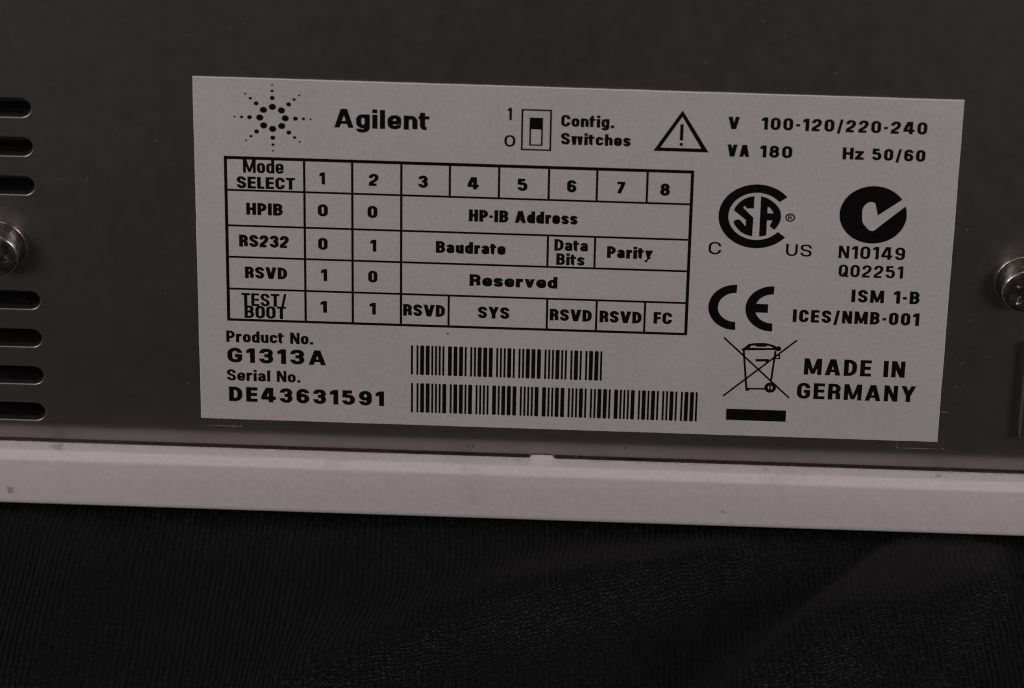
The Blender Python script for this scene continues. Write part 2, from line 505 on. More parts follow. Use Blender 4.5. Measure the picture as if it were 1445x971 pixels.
def put_text(ink, text, x, z, width, height, style, weight):
    """one line of lettering: left end x, baseline z, total width and cap height in mm"""
    W = {'C': 1.0, 'H': 1.12, 'S': 1.0, 'W': 1.30, 'L': 1.2, 'R': 1.25}[style]
    track = {'C': 0.085, 'H': 0.11, 'S': 0.17, 'W': 0.25, 'L': 0.2, 'R': 0.2}[style]
    if len(text) > 10 and style == 'C': track = 0.08
    weight *= 1.25 if len(text) > 1 and style in 'CS' else (1.02 if style == 'H' else 1.15)
    h = weight * 0.80
    t = weight
    for _ in range(3):                            # settle the stem so that it keeps its width after the fit
        gl = [glyph(c, t, h, W) for c in text]
        nat = sum(g[0] for g in gl) + track * (len(text) - 1)
        k = width / (nat * height)
        t = weight / k
    cx = x
    for w, shapes in gl:
        for shp in shapes:
            if shp[0] == 'p':
                ink.poly([(cx + a * height * k, z + b * height) for a, b in shp[1]])
            else:
                rad = shp[3]
                rad = [q * height for q in rad] if isinstance(rad, (list, tuple)) else rad * height
                ink.stroke([(cx + a * height * k, z + b * height) for a, b in shp[1]], t * height * k, h * height, shp[2], rad)
        cx += (w + track) * height * k

# ------------------------------------------------------------------ the instrument
instrument = bpy.data.objects.new("instrument", None)
col.objects.link(instrument)
instrument.location = (0, 0, -0.0403)
instrument["label"] = "dark steel instrument rear with grey printed data label above a pale plastic tray"
instrument["category"] = "instrument"
bpy.context.view_layer.update()
def adopt(o):
    o.parent = instrument
    o.matrix_parent_inverse = Matrix.Translation((0, 0, 0.0403))
    return o

PX0, PX1, PZ0, PZ1 = -190.0, 150.0, -28.30, 105.0
SLOT_Z = [21.1, 15.2, 9.27, -8.65, -14.7, -20.7, -26.6]
SLOT_X0, SLOT_X1, SLOT_R = -112.0, -71.25, 1.42
def slot_loop(zc, grow, n=12):
    """points of a stadium hole, counter-clockwise seen from the front"""
    r = SLOT_R + grow
    xa, xb = SLOT_X0 + SLOT_R, SLOT_X1 - SLOT_R
    P = [(xb + r * math.sin(math.pi * i / n), zc - r * math.cos(math.pi * i / n)) for i in range(n + 1)]
    P += [(xa - r * math.sin(math.pi * i / n), zc + r * math.cos(math.pi * i / n)) for i in range(n + 1)]
    return P

BEV = 0.17
# front sheet with the slot holes
mb = MB()
outer = [(PX0, PZ0), (PX1, PZ0), (PX1, PZ1), (PX0, PZ1)]
loops = [[Vector((a, b, 0)) for a, b in outer]] + [[Vector((a, b, 0)) for a, b in reversed(slot_loop(z, BEV))] for z in SLOT_Z]
flat = [q for l in loops for q in l]
tris = []
for t in tessellate_polygon(loops):
    a, b, c = (flat[i] for i in t)
    tris.append((t[0], t[2], t[1]) if (b - a).cross(c - a).z < 0 else tuple(t))
mb.add([(q.x, 0, q.y) for q in flat], tris)
# folded lower edge and the sides of the sheet
TAB0, TAB1 = -5.3, -1.8                       # a straight tab interrupts the rolled lower edge
crease = [(0.0, PZ0)]                         # the sheet is creased back a little, then rolled under
TILT = math.radians(11.5)
for i in range(1, 7):
    a_ = TILT * i / 6
    crease.append((crease[-1][0] + 0.17 * math.sin(a_), crease[-1][1] - 0.17 * math.cos(a_)))
def down(pt, dz, a_): return (pt[0] + dz * math.tan(a_), pt[1] - dz)
straight = down(crease[-1], 1.88, TILT)
roll = [straight]
for i in range(1, 9):
    a_ = TILT + (math.pi / 2 - TILT) * i / 8
    roll.append((roll[-1][0] + 0.10 * math.sin(a_), roll[-1][1] - 0.10 * math.cos(a_)))
roll.append((roll[-1][0] + 2.0, roll[-1][1]))
def strip(prof_, xa, xb):
    n_ = len(prof_)
    mb.add([(xa, y, z) for y, z in prof_] + [(xb, y, z) for y, z in prof_], [(i + 1, i + n_ + 1, i + n_, i) for i in range(n_ - 1)])
strip(crease + roll, PX0, TAB0); strip(crease + roll, TAB1, PX1)
strip(crease + [straight, down(straight, 2.4, TILT)], TAB0, TAB1)
for xe in (TAB0, TAB1):
    e_ = down(straight, 2.4, TILT)
    mb.add([(xe, straight[0], straight[1]), (xe, straight[0] + 1, straight[1]), (xe, e_[0] + 1, e_[1]), (xe, e_[0], e_[1])], [(0, 1, 2, 3)])
print("panel lower edge", straight, roll[-1])
mb.add([(PX0, 0, PZ1), (PX1, 0, PZ1), (PX1, 1.2, PZ1), (PX0, 1.2, PZ1)], [(0, 1, 2, 3)])
panel = adopt(mb.build("back_panel", M_METAL, smooth=True, angle=20))

def slot_rim(zc):
    mb = MB()
    prof = [(BEV * (1 - math.sin(a)), BEV * (1 - math.cos(a))) for a in [math.pi / 2 * i / 4 for i in range(5)]]
    prof += [(0.0, 1.2)]
    rings = [[(x, y, z) for x, z in slot_loop(zc, g)] for g, y in prof]
    n = len(rings[0])
    vs = [p for r in rings for p in r]
    fs = []
    for k in range(len(rings) - 1):
        for i in range(n):
            j = (i + 1) % n
            fs.append((k * n + i, (k + 1) * n + i, (k + 1) * n + j, k * n + j))
    mb.add(vs, fs)
    mb.mi = [0] * (n * 4) + [1] * n  # inner wall of the steel takes the dark material, shade put in as colour
    return mb

for zc in SLOT_Z:
    rim = slot_rim(zc).build("vent_slot", [M_METAL, M_DARK], smooth=True, loc=(SLOT_X1, 0, zc), angle=50)
    adopt(rim)
# dark baffle a little way behind the slots
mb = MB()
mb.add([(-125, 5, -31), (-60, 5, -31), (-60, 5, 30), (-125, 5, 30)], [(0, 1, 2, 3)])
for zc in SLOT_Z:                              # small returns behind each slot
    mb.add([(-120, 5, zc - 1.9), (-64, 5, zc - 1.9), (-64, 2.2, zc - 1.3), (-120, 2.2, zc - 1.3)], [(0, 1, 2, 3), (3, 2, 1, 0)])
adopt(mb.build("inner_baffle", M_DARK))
# the rest of the cover: top and sides running away behind the panel
mb = MB()
def box(mb, x0, x1, y0, y1, z0, z1, mi=0):
    v = [(x0, y0, z0), (x1, y0, z0), (x1, y1, z0), (x0, y1, z0), (x0, y0, z1), (x1, y0, z1), (x1, y1, z1), (x0, y1, z1)]
    mb.add(v, [(0, 3, 2, 1), (4, 5, 6, 7), (0, 1, 5, 4), (1, 2, 6, 5), (2, 3, 7, 6), (3, 0, 4, 7)], mi)
box(mb, PX0, PX1, 1.2, 240, PZ1 - 1.2, PZ1 - 0.002)
box(mb, PX0 + 0.002, PX0 + 1.2, 1.2, 240, PZ0, PZ1 - 1.2)
box(mb, PX1 - 1.2, PX1 - 0.002, 1.2, 240, PZ0, PZ1 - 1.2)
adopt(mb.build("cover", M_METAL))

# ---- the screws
def lathe(prof, n=64, cap=False, wob=0.0):
    """prof: (radius, y) from the panel outwards; axis = -y"""
    mb = MB()
    vs, fs = [], []
    for r, y in prof:
        for i in range(n):
            a = 2 * math.pi * i / n
            vs.append((r * math.cos(a), y, r * math.sin(a)))
    for k in range(len(prof) - 1):
        for i in range(n):
            j = (i + 1) % n
            fs.append((k * n + i, k * n + j, (k + 1) * n + j, (k + 1) * n + i))
    if cap:
        fs.append(tuple((len(prof) - 1) * n + i for i in range(n)))
    mb.add(vs, fs)
    return mb

def arcp(cr, cy, r, a0, a1, n=5):
    return [(cr + r * math.cos(math.radians(a0 + (a1 - a0) * i / n)), cy - r * math.sin(math.radians(a0 + (a1 - a0) * i / n))) for i in range(n + 1)]

def make_screw(x, z, turn):
    prof = [(3.25, -0.6), (3.25, -2.55)] + arcp(2.75, -2.75, 0.5, 10, 80) + [(2.72, -3.28)]
    # dished face
    prof += [(2.55, -3.32), (2.45, -3.34)]
    mb = lathe(prof, 72)
    n = 72
    # face ring from r 2.45 to the six-lobed recess, then the recess walls and floor
    base = len(mb.v) - n
    def star(i, k=1.0):
        a = 2 * math.pi * i / n
        return (0.75 + 1.15 * abs(math.cos(2 * a + turn)) ** 3) * k
    rings = [(-3.36, 1.06), (-3.26, 1.0), (-1.7, 0.93)]
    for y, k in rings:
        mb.v += [(star(i, k) * math.cos(2 * math.pi * i / n), y, star(i, k) * math.sin(2 * math.pi * i / n)) for i in range(n)]
    for q in range(3):
        b0 = base + q * n
        for i in range(n):
            j = (i + 1) % n
            mb.f.append((b0 + i, b0 + j, b0 + n + j, b0 + n + i)); mb.mi.append(0)
    b0 = base + 3 * n
    mb.v.append((0, -1.5, 0))
    for i in range(n):
        mb.f.append((b0 + i, b0 + (i + 1) % n, len(mb.v) - 1)); mb.mi.append(0)
    o = mb.build("screw", M_SCREW, smooth=True, angle=35)
    w = lathe([(4.05, 0.02), (4.05, -0.55)] + arcp(3.85, -0.6, 0.2, 10, 90, 3) + [(3.2, -0.80)], 72).build("washer", M_SCREW, o, smooth=True, angle=40)
    o.location = Vector((x, 0, z)) * S
    o.parent = instrument
    o.matrix_parent_inverse = Matrix.Translation((0, 0, 0.0403))
    return o
make_screw(-76.6, 0.0, 0.3)
make_screw(59.85, -0.45, 1.2)

# ---- edge of a raised cover plate at the right
def rounded_plate(x0, x1, z0, z1, r, y0, y1, bev=0.3):
    mb = MB()
    def ring(ins, y):
        P = []
        rr = max(r - ins, 0.05)
        for (cx, cz, a0) in ((x1 - r, z0 + r, -90), (x1 - r, z1 - r, 0), (x0 + r, z1 - r, 90), (x0 + r, z0 + r, 180)):
            for i in range(7):
                a = math.radians(a0 + 90 * i / 6)
                P.append((cx + rr * math.cos(a), y, cz + rr * math.sin(a)))
        return P
    rings = [ring(0, y0), ring(0, y1 + bev), ring(bev * .3, y1 + bev * .3), ring(bev, y1)]
    n = len(rings[0])
    vs = [p for q in rings for p in q]
    fs = []
    for k in range(3):
        for i in range(n):
            fs.append((k * n + i, k * n + (i + 1) % n, (k + 1) * n + (i + 1) % n, (k + 1) * n + i))
    fs.append(tuple(3 * n + i for i in range(n)))
    mb.add(vs, fs)
    mb.mi = [0] * n + [1] * (2 * n) + [0]
    return mb
adopt(rounded_plate(60.72, 118, -24.6, -9.5, 0.45, 0.02, -1.7, 0.22).build("cover_plate", [M_METAL, M_RIM], smooth=True, angle=40))

# ---- the pale plastic tray under the panel: a profile swept along x
def tray():
    mb = MB()
    top = -31.85
    xs = list(np.arange(-195, 155.1, 0.35))
    def jit(x, k): return 0.05 * math.sin(x * 3.1 + k) * math.sin(x * 1.7 + 2 * k) + 0.04 * math.sin(x * 9.3 + k)
    rr = np.random.default_rng(5)
    rough = np.convolve(rr.normal(0, 1, len(xs) + 4), [0.2, 0.3, 0.3, 0.2, 0.0], 'same')[:len(xs)] * 0.07
    rows = []
    for i, x in enumerate(xs):
        tab = max(0.0, min(1.0, (x + 5.35) / 0.45)) * max(0.0, min(1.0, (-1.75 - x) / 0.25))
        e = rough[i] + jit(x, 1) * 0.6
        lip = top + tab * 0.55 + abs(e) * 0.9
        bk = 0.50 - abs(e) * 0.9 - tab * 0.02
        prof = [(6.0, top - 7.5), (bk + 0.1, top - 7.5), (bk + 0.02, top - 0.2), (bk - 0.02, lip - 0.03), (bk - 0.12, lip), (bk - 0.40, top + tab * 0.46 + abs(e) * 0.2),
                (bk - 0.75, top + tab * 0.3), (-1.45, top - 0.01), (-1.6, top - 0.05), (-1.72, top - 0.14)]
        prof += [(-2.40, top - 0.78), (-2.50, top - 0.90), (-2.56, top - 1.06), (-2.59, top - 1.3), (-2.62, -35.5), (-2.61, -39.4)]
        prof += [(-2.11 - 0.5 * math.cos(a), -39.75 - 0.5 * math.sin(a)) for a in (0.3, 0.8, 1.3)]
        prof += [(-1.4, -40.3), (6.0, -40.3)]
        rows.append([(x, y, z) for y, z in prof])
    n = len(rows[0])
    vs = [p for r_ in rows for p in r_]
    fs = [(a * n + b + 1, a * n + b, (a + 1) * n + b, (a + 1) * n + b + 1) for a in range(len(rows) - 1) for b in range(n - 1)]
    mb.add(vs, fs)
    return mb
adopt(tray().build("base_tray", M_PLASTIC, smooth=True, angle=45))
mb = MB(); box(mb, -194, 154, 6.0, 245, -40.3, -39.5); adopt(mb.build("tray_floor", M_PLASTIC))

# ---- the data label
LH = 53.38 / 2
def sticker():
    mb = MB()
    b = 0.05
    jag = lambda n: rng.normal(0, 0.012, n)
    P = []
    N = 60
    for i in range(N): P.append((-50 + 100 * i / N, -LH))
    for i in range(N // 2): P.append((50, -LH + 2 * LH * i / (N // 2)))
    for i in range(N): P.append((50 - 100 * i / N, LH))
    for i in range(N // 2): P.append((-50, LH - 2 * LH * i / (N // 2)))
    P = [(x + float(jag(1)[0]), z + float(jag(1)[0])) for x, z in P]
    n = len(P)
    def inset(q, d):
        return (q[0] - d * (1 if q[0] > 49.5 else -1 if q[0] < -49.5 else 0), q[1] - d * (1 if q[1] > LH - .5 else -1 if q[1] < -LH + .5 else 0))
    vs = [(x, -0.004, z) for x, z in P] + [(x, -(LABEL_T - b), z) for x, z in P] + [(inset(q, b)[0], -LABEL_T, inset(q, b)[1]) for q in P]
    fs = []
    for i in range(n):
        j = (i + 1) % n
        fs += [(i, j, n + j, n + i), (n + i, n + j, 2 * n + j, 2 * n + i)]
    mb.add(vs, fs, 1)
    k = len(mb.v)
    mb.add([(inset(q, b)[0], -LABEL_T, inset(q, b)[1]) for q in P], [tuple(range(n))], 0)
    return mb
label = adopt(sticker().build("data_label", [M_LABEL, M_EDGE]))
label["label"] = "pale grey rectangular data label with black print"
def pr(ink, name="printed_text"):
    o = ink.build(name, M_INK)
    o.parent = label
    o.matrix_parent_inverse = Matrix.Identity(4)
    return o

TEXT = [('Agilent', -31.617, 19.722, 12.439, 2.857, 'H', 0.235), ('Mode', -43.641, 12.42, 5.344, 2.1, 'C', 0.16),
 ('SELECT', -44.507, 10.02, 7.683, 1.834, 'C', 0.21), ('1', -33.615, 10.992, 0.75, 1.86, 'C', 0.24), ('0', -33.852, 6.06, 1.331, 1.9, 'C', 0.24),
 ('2', -27.119, 11.0, 1.299, 1.87, 'C', 0.24), ('0', -27.277, 6.06, 1.305, 1.89, 'C', 0.24), ('3', -20.6, 10.95, 1.273, 1.9, 'C', 0.24),
 ('HPIB', -43.321, 5.96, 4.848, 1.877, 'C', 0.22), ('RS232', -44.344, 0.96, 6.615, 1.9, 'C', 0.22), ('0', -33.85, 0.865, 1.272, 1.89, 'C', 0.24),
 ('1', -26.93, 0.843, 0.806, 1.87, 'C', 0.24), ('RSVD', -43.647, -3.96, 5.615, 1.85, 'C', 0.22), ('1', -33.513, -4.02, 0.842, 1.89, 'C', 0.24),
 ('0', -27.217, -4.014, 1.247, 1.874, 'C', 0.24), ('TEST/', -44.188, -8.33, 6.043, 2.03, 'C', 0.17), ('BOOT', -43.811, -10.26, 5.551, 2.0, 'C', 0.18),
 ('1', -33.611, -9.03, 0.877, 1.87, 'C', 0.24), ('1', -27.037, -9.07, 0.845, 1.88, 'C', 0.24), ('1', -9.025, 21.649, 0.568, 1.851, 'L', 0.155),
 ('0', -9.386, 17.628, 1.438, 1.779, 'L', 0.165), ('Config.', -2.043, 20.932, 6.965, 1.79, 'C', 0.2), ('Switches', -2.011, 18.23, 9.112, 1.77, 'C', 0.21),
 ('4', -14.129, 10.96, 1.497, 1.887, 'C', 0.24), ('5', -7.566, 10.96, 1.321, 1.887, 'C', 0.24), ('6', -1.058, 10.97, 1.247, 1.9, 'C', 0.24),
 ('7', 5.274, 10.97, 1.295, 1.886, 'C', 0.24), ('8', 11.159, 10.9, 1.295, 1.9, 'C', 0.24), ('HP-IB Address', -13.902, 6.02, 14.355, 1.87, 'C', 0.22),
 ('Baudrate', -18.22, 0.98, 9.235, 1.856, 'C', 0.22), ('Data', -2.529, 1.9, 4.454, 1.82, 'C', 0.2), ('Bits', -2.236, -0.31, 3.751, 1.82, 'C', 0.2),
 ('Parity', 4.454, 1.028, 6.127, 1.854, 'C', 0.22), ('Reserved', -13.703, -4.04, 11.7, 1.85, 'C', 0.24), ('RSVD', -22.534, -9.09, 5.599, 1.87, 'C', 0.22),
 ('SYS', -12.524, -9.09, 4.189, 1.85, 'C', 0.22), ('RSVD', -2.927, -9.1, 5.623, 1.87, 'C', 0.22), ('RSVD', 3.729, -9.14, 5.62, 1.88, 'C', 0.22),
 ('FC', 10.939, -9.08, 2.466, 1.86, 'C', 0.22), ('Product No.', -46.331, -14.177, 11.739, 1.834, 'C', 0.19), ('G1313A', -46.233, -17.447, 13.318, 2.37, 'W', 0.245),
 ('Serial No.', -46.35, -20.388, 9.968, 1.816, 'C', 0.19), ('DE43631591', -46.127, -23.752, 21.036, 2.38, 'W', 0.245), ('V', 19.66, 21.34, 1.485, 1.88, 'C', 0.24),
 ('100-120/220-240', 24.01, 21.401, 21.477, 1.88, 'S', 0.205), ('VA', 19.704, 17.2, 2.902, 1.845, 'S', 0.22), ('180', 23.993, 17.22, 4.186, 1.844, 'S', 0.21),
 ('Hz', 34.721, 17.317, 2.771, 1.815, 'C', 0.22), ('50/60', 38.571, 17.311, 6.925, 1.8, 'S', 0.21), ('C', 17.848, 2.13, 1.693, 1.92, 'R', 0.15),
 ('US', 28.078, 2.224, 3.411, 1.865, 'R', 0.155), ('N10149', 35.036, 2.127, 8.76, 1.98, 'S', 0.17), ('Q02251', 35.191, -0.748, 8.524, 1.936, 'S', 0.17),
 ('ISM 1-B', 37.112, -4.687, 9.055, 2.0, 'S', 0.205), ('ICES/NMB-001', 29.485, -8.095, 16.842, 2.0, 'S', 0.205), ('MADE IN', 31.4, -16.424, 13.528, 2.62, 'S', 0.195),
 ('GERMANY', 30.627, -20.322, 15.967, 2.58, 'S', 0.19)]
for row in TEXT:
    ink = Ink(); put_text(ink, *row); pr(ink)

# ruled table
ink = Ink()
def hline(x0, x1, z, t): ink.rect(x0, z - t / 2, x1, z + t / 2)
def vline(x, z0, z1, t): ink.rect(x - t / 2, z0, x + t / 2, z1)
TX0, TX1, TZ1, TZ0 = -46.12, 15.5, 14.86, -10.74
hline(TX0, TX1, TZ1 - 0.19, 0.50); hline(TX0, TX1, TZ0 + 0.16, 0.40)
vline(TX0 + 0.18, TZ0 - .03, TZ1 + .03, 0.42); vline(TX1 - 0.18, TZ0 - .03, TZ1 + .03, 0.42)
R1, R2, R3, R4 = 9.72, 4.24, -0.66, -5.66
for z_ in (R1, R2, R3, R4): hline(TX0, TX1, z_, 0.32)
for x_ in (-35.6, -29.28, -22.83): vline(x_, TZ0, TZ1, 0.32)
for x_ in (-16.45, -9.99, -3.45, 2.87, 9.45): vline(x_, R1, TZ1, 0.30)
for x_ in (-3.4, 2.84): vline(x_, R3, R2, 0.29)
for x_ in (-16.45, -3.3, 3.3, 9.75): vline(x_, TZ0, R4, 0.29)
pr(ink, "ruled_table")

# bar codes: real Code 39 patterns, wide bars twice the narrow ones
C39 = {'0': 'nnnwwnwnn', '1': 'wnnwnnnnw', '2': 'nnwwnnnnw', '3': 'wnwwnnnnn', '4': 'nnnwwnnnw', '5': 'wnnwwnnnn', '6': 'nnwwwnnnn', '7': 'nnnwnnwnw',
       '8': 'wnnwnnwnn', '9': 'nnwwnnwnn', 'A': 'wnnnnwnnw', 'D': 'nnnnwwnnw', 'E': 'wnnnwwnnn', 'G': 'nnnnnwwnw', '*': 'nwnnwnwnn'}
def barcode(text, x, z0, z1, width):
    ink = Ink()
    units = len(text) * 12 + len(text) - 1
    u = width / units
    for ch in text:
        for i, c in enumerate(C39[ch]):
            w = u * (2 if c == 'w' else 1)
            if i % 2 == 0:
                g = u * 0.06
                r_ = min(0.10, w * 0.3)
                ink.poly([(x - g + r_, z0), (x + w + g - r_, z0), (x + w + g, z0 + r_), (x + w + g, z1 - r_), (x + w + g - r_, z1), (x - g + r_, z1), (x - g, z1 - r_), (x - g, z0 + r_)])
            x += w
        x += u
    pr(ink, "barcode")
barcode('*G1313A*', -21.46, -18.50, -13.74, 25.72)
barcode('*DE43631591*', -21.43, -24.60, -19.82, 38.72)

# starburst emblem of dots
ink = Ink()
for k in range(8):
    a = k * math.pi / 4
    for d, r_ in ((1.66, 0.475), (2.99, 0.32), (4.04, 0.215), (4.96, 0.14)):
        ink.disc(-39.655 + d * math.cos(a), 20.867 + d * math.sin(a), r_, 18)
pr(ink, "starburst_emblem")

# switch symbol
ink = Ink()
def frame(x0, z0, x1, z1, t):
    ink.rect(x0, z0, x1, z0 + t); ink.rect(x0, z1 - t, x1, z1); ink.rect(x0, z0, x0 + t, z1); ink.rect(x1 - t, z0, x1, z1)
frame(-7.22, 17.16, -3.25, 23.40, 0.25)
frame(-6.14, 17.90, -4.39, 22.14, 0.22)
ink.rect(-6.14, 20.37, -4.39, 22.14)
pr(ink, "switch_symbol")

# warning triangle
ink = Ink()
ink.poly([(13.70, 23.94), (10.06, 17.70), (17.30, 17.70)], [[(13.70, 22.95), (16.31, 18.25), (10.99, 18.25)]])
ink.rect(13.46, 19.40, 13.90, 21.85); ink.rect(13.47, 18.58, 13.89, 19.02)
pr(ink, "warning_triangle")

# approval mark: a ring open to the right round two letters cut from a disc
ink = Ink()
CXM, CZM = 23.98, 8.19
def arc(cx, cz, rx, rz, a0, a1, n):
    return [(cx + rx * math.cos(math.radians(a0 + (a1 - a0) * i / n)), cz + rz * math.sin(math.radians(a0 + (a1 - a0) * i / n))) for i in range(n + 1)]
ink.poly(arc(CXM, CZM, 5.02, 4.92, 39, 321, 50) + arc(CXM, CZM, 3.72, 3.62, 321, 39, 50))
ink.poly([(23.57, 11.30), (22.95, 11.18), (22.30, 10.87), (21.69, 10.35), (21.20, 9.70), (20.92, 9.05), (22.58, 7.60), (22.60, 6.62), (21.73, 7.66), (21.30, 7.60), (20.94, 7.34),
          (21.10, 6.85), (21.49, 6.25), (22.00, 5.72), (22.60, 5.36), (23.52, 5.08), (23.55, 8.00), (22.12, 9.50), (22.40, 9.76), (22.66, 9.38), (23.56, 9.40)])
ink.poly([(24.41, 11.31), (24.9, 11.20), (25.4, 10.98), (25.9, 10.63), (26.37, 10.20), (26.75, 9.72), (27.03, 9.20), (27.15, 8.70), (27.18, 8.14), (27.11, 7.6), (26.95, 7.1), (26.39, 6.17), (25.75, 6.76), (26.07, 7.64), (25.36, 7.63), (25.36, 5.30), (24.43, 5.08)],
         [[(25.36, 9.68), (25.37, 8.74), (26.18, 8.75), (25.85, 9.35), (25.60, 9.62)]])
pr(ink, "approval_mark")
ink = Ink()
ink.stroke(arc(28.39, 8.18, 0.56, 0.56, 0, 360, 24)[:-1], 0.20, 0.20, True)
ink.rect(28.12, 7.84, 28.30, 8.54); ink.stroke([(28.2, 8.48), (28.6, 8.48), (28.6, 8.2), (28.2, 8.2)], 0.12, 0.12, False, 0.1); ink.poly([(28.3, 8.22), (28.44, 8.22), (28.72, 7.84), (28.55, 7.84)])
pr(ink, "registered_mark")

# round tick mark
ink = Ink()
ca, cb, rn = 39.24, 8.99, 4.42
a_s = math.degrees(math.atan2(11.40 - cb, 42.85 - ca)); a_e = math.degrees(math.atan2(10.32 - cb, 43.42 - ca))
notch = [(43.35, 10.40), (39.83, 6.93), (39.62, 6.68), (39.33, 6.54), (39.02, 6.54), (38.75, 6.72), (38.05, 7.55), (37.85, 8.1), (37.78, 9.5), (37.84, 10.0), (38.08, 10.45), (38.45, 10.83), (38.85, 10.96), (39.25, 10.91), (39.45, 10.70), (39.52, 10.40), (39.84, 8.92)]
ink.poly(arc(ca, cb, rn, rn, a_s, a_e + 360, 56) + notch)
pr(ink, "tick_mark")

# conformity mark
ink = Ink()
ink.poly(arc(21.77, -6.10, 3.60, 3.58, 88, 272, 30) + arc(21.77, -6.10, 2.32, 2.28, 272, 88, 30))
ink.poly(arc(26.72, -6.15, 3.60, 3.58, 88, 272, 30) + arc(26.72, -6.15, 2.32, 2.28, 272, 88, 30))
ink.rect(23.9, -6.79, 26.12, -5.42)
pr(ink, "conformity_mark")

# crossed-out bin and the bar under it
ink = Ink()
T_ = 0.28
ink.stroke([(20.46, -10.92), (29.62, -20.28)], 0.26, 0.26); ink.stroke([(30.24, -10.98), (20.72, -20.29)], 0.26, 0.26)
ink.poly([(22.76, -12.78), (23.23, -12.40), (23.80, -11.80), (24.74, -11.62), (26.13, -11.58), (27.10, -11.85), (27.85, -12.25), (28.05, -12.62), (23.2, -12.86)],
         [[(23.95, -12.42), (27.1, -12.34), (26.6, -12.02), (24.2, -12.06)]])
ink.stroke([(24.83, -12.06), (26.15, -12.01)], 0.3, 0.34)
ink.disc(27.80, -12.42, 0.40)
ink.stroke([(23.17, -12.74), (23.82, -19.14)], T_, T_); ink.stroke([(27.45, -12.75), (27.04, -17.8)], T_, T_)
ink.stroke([(24.86, -14.38), (26.6, -14.31)], 0.4, 0.40); ink.poly([(26.3, -14.15), (26.75, -14.35), (26.35, -14.72), (26.1, -14.5)])
frame(27.36, -14.10, 28.12, -13.38, 0.2)
ink.stroke([(23.88, -18.99), (26.4, -18.93)], T_, T_); ink.rect(23.72, -19.34, 24.18, -18.85)
ink.stroke(arc(27.0, -18.70, 0.56, 0.60, 0, 360, 24)[:-1], 0.46, 0.46, True); ink.rect(26.87, -19.1, 27.1, -18.3)
pr(ink, "crossed_out_bin")
ink = Ink(); ink.rect(21.25, -24.17, 29.33, -22.34); pr(ink, "solid_bar")

# marks of use on the label: a scuff and two specks
def flat_marks(name, segs, mat, parent, y):
    mb = MB()
    for k, (x0, z0, x1, z1, w) in enumerate(segs):
        d = Vector((x1 - x0, z1 - z0)); n = Vector((-d.y, d.x)).normalized() * w / 2
        yy = y - 0.0015 * (k % 5) + (max(0.0, PZ0 - max(z0, z1)) * 0.12 if z1 < PZ0 - 0.2 else 0.0)
        mid = ((x0 + x1) / 2 + n.x * .4, (z0 + z1) / 2 + n.y * .4)
        vs = [(x0, yy, z0), (mid[0] - n.x, yy, mid[1] - n.y), (x1, yy, z1), (mid[0] + n.x, yy, mid[1] + n.y)]
        mb.add(vs, [(0, 1, 2, 3)])
    o = mb.build(name, mat)
    o["kind"] = "stuff"
    if parent is label:
        o.parent = label; o.matrix_parent_inverse = Matrix.Identity(4)
    else:
        adopt(o)
    return o
flat_marks("scuff", [(-9.95, 8.9, -9.3, 8.5, 0.14), (-9.3, 8.75, -8.65, 8.05, 0.22), (-9.2, 8.3, -8.7, 7.95, 0.12)], M_SCUFF, label, -(LABEL_T + 0.03))
for sx, sz, sr in ((-16.52, -11.75, 0.13), (-6.97, 3.9, 0.05), (24.4, -21.9, 0.05)):
    ink = Ink(); ink.disc(sx, sz, sr, 8); pr(ink, "speck")

# scratches and cut lines scribed into the steel round the label
segs = [(-50.3, -27.93, -44.7, -27.86, 0.10), (-46.5, -27.97, -44.55, -27.90, 0.12), (-44.75, -27.9, -44.45, -27.9, 0.26),
        (44.62, -26.75, 44.60, -27.95, 0.09), (44.5, -27.95, 51.0, -27.86, 0.10), (44.5, -27.93, 44.85, -27.93, 0.2), (50.7, -27.86, 51.1, -27.86, 0.2),
        (50.1, -21.83, 51.05, -21.88, 0.12), (50.85, -21.88, 51.1, -21.86, 0.2), (50.05, -14.3, 50.4, -14.33, 0.14), (-44.85, -26.78, -44.55, -26.78, 0.16),
        (-9.6, -28.6, -9.2, -28.9, 0.05), (-46.9, -29.3, -44.7, -29.25, 0.05)]
rs = random.Random(21)
for _ in range(60):
    x, z = rs.uniform(-78, 62), rs.uniform(-31, 38)
    if -50.5 < x < 50.5 and -27 < z < 27: continue
    a = rs.uniform(0, math.pi); l = rs.choice([0.12, 0.2, 0.3, 0.5]) ; 
    segs.append((x, z, x + l * math.cos(a), z + l * math.sin(a), rs.uniform(0.04, 0.09)))
for x, z in ((51.6, -13.5), (52.4, -13.9), (51.9, -17.9), (52.9, -17.6), (53.0, -7.2), (-51.7, -21.3), (55.5, -13.0), (51.6, 7.0)):
    segs.append((x, z, x + 0.35, z + 0.3, 0.10))
flat_marks("scratch", segs, M_SCRATCH, instrument, -0.006)

mb = MB()
for x_, z_ in ((7.75, -29.5), (-13.6, -30.3), (-12.9, -30.2)):
    y_ = 0.13 * (PZ0 - z_) - 0.05
    mb.add([(x_ - .16, y_, z_ - .1), (x_ + .15, y_, z_ - .13), (x_ + .17, y_ - .02, z_ + .1), (x_ - .13, y_ - .02, z_ + .12)], [(0, 1, 2, 3)])
dirt = adopt(mb.build('dirt_spot', M_DIRT)); dirt['kind'] = 'stuff'

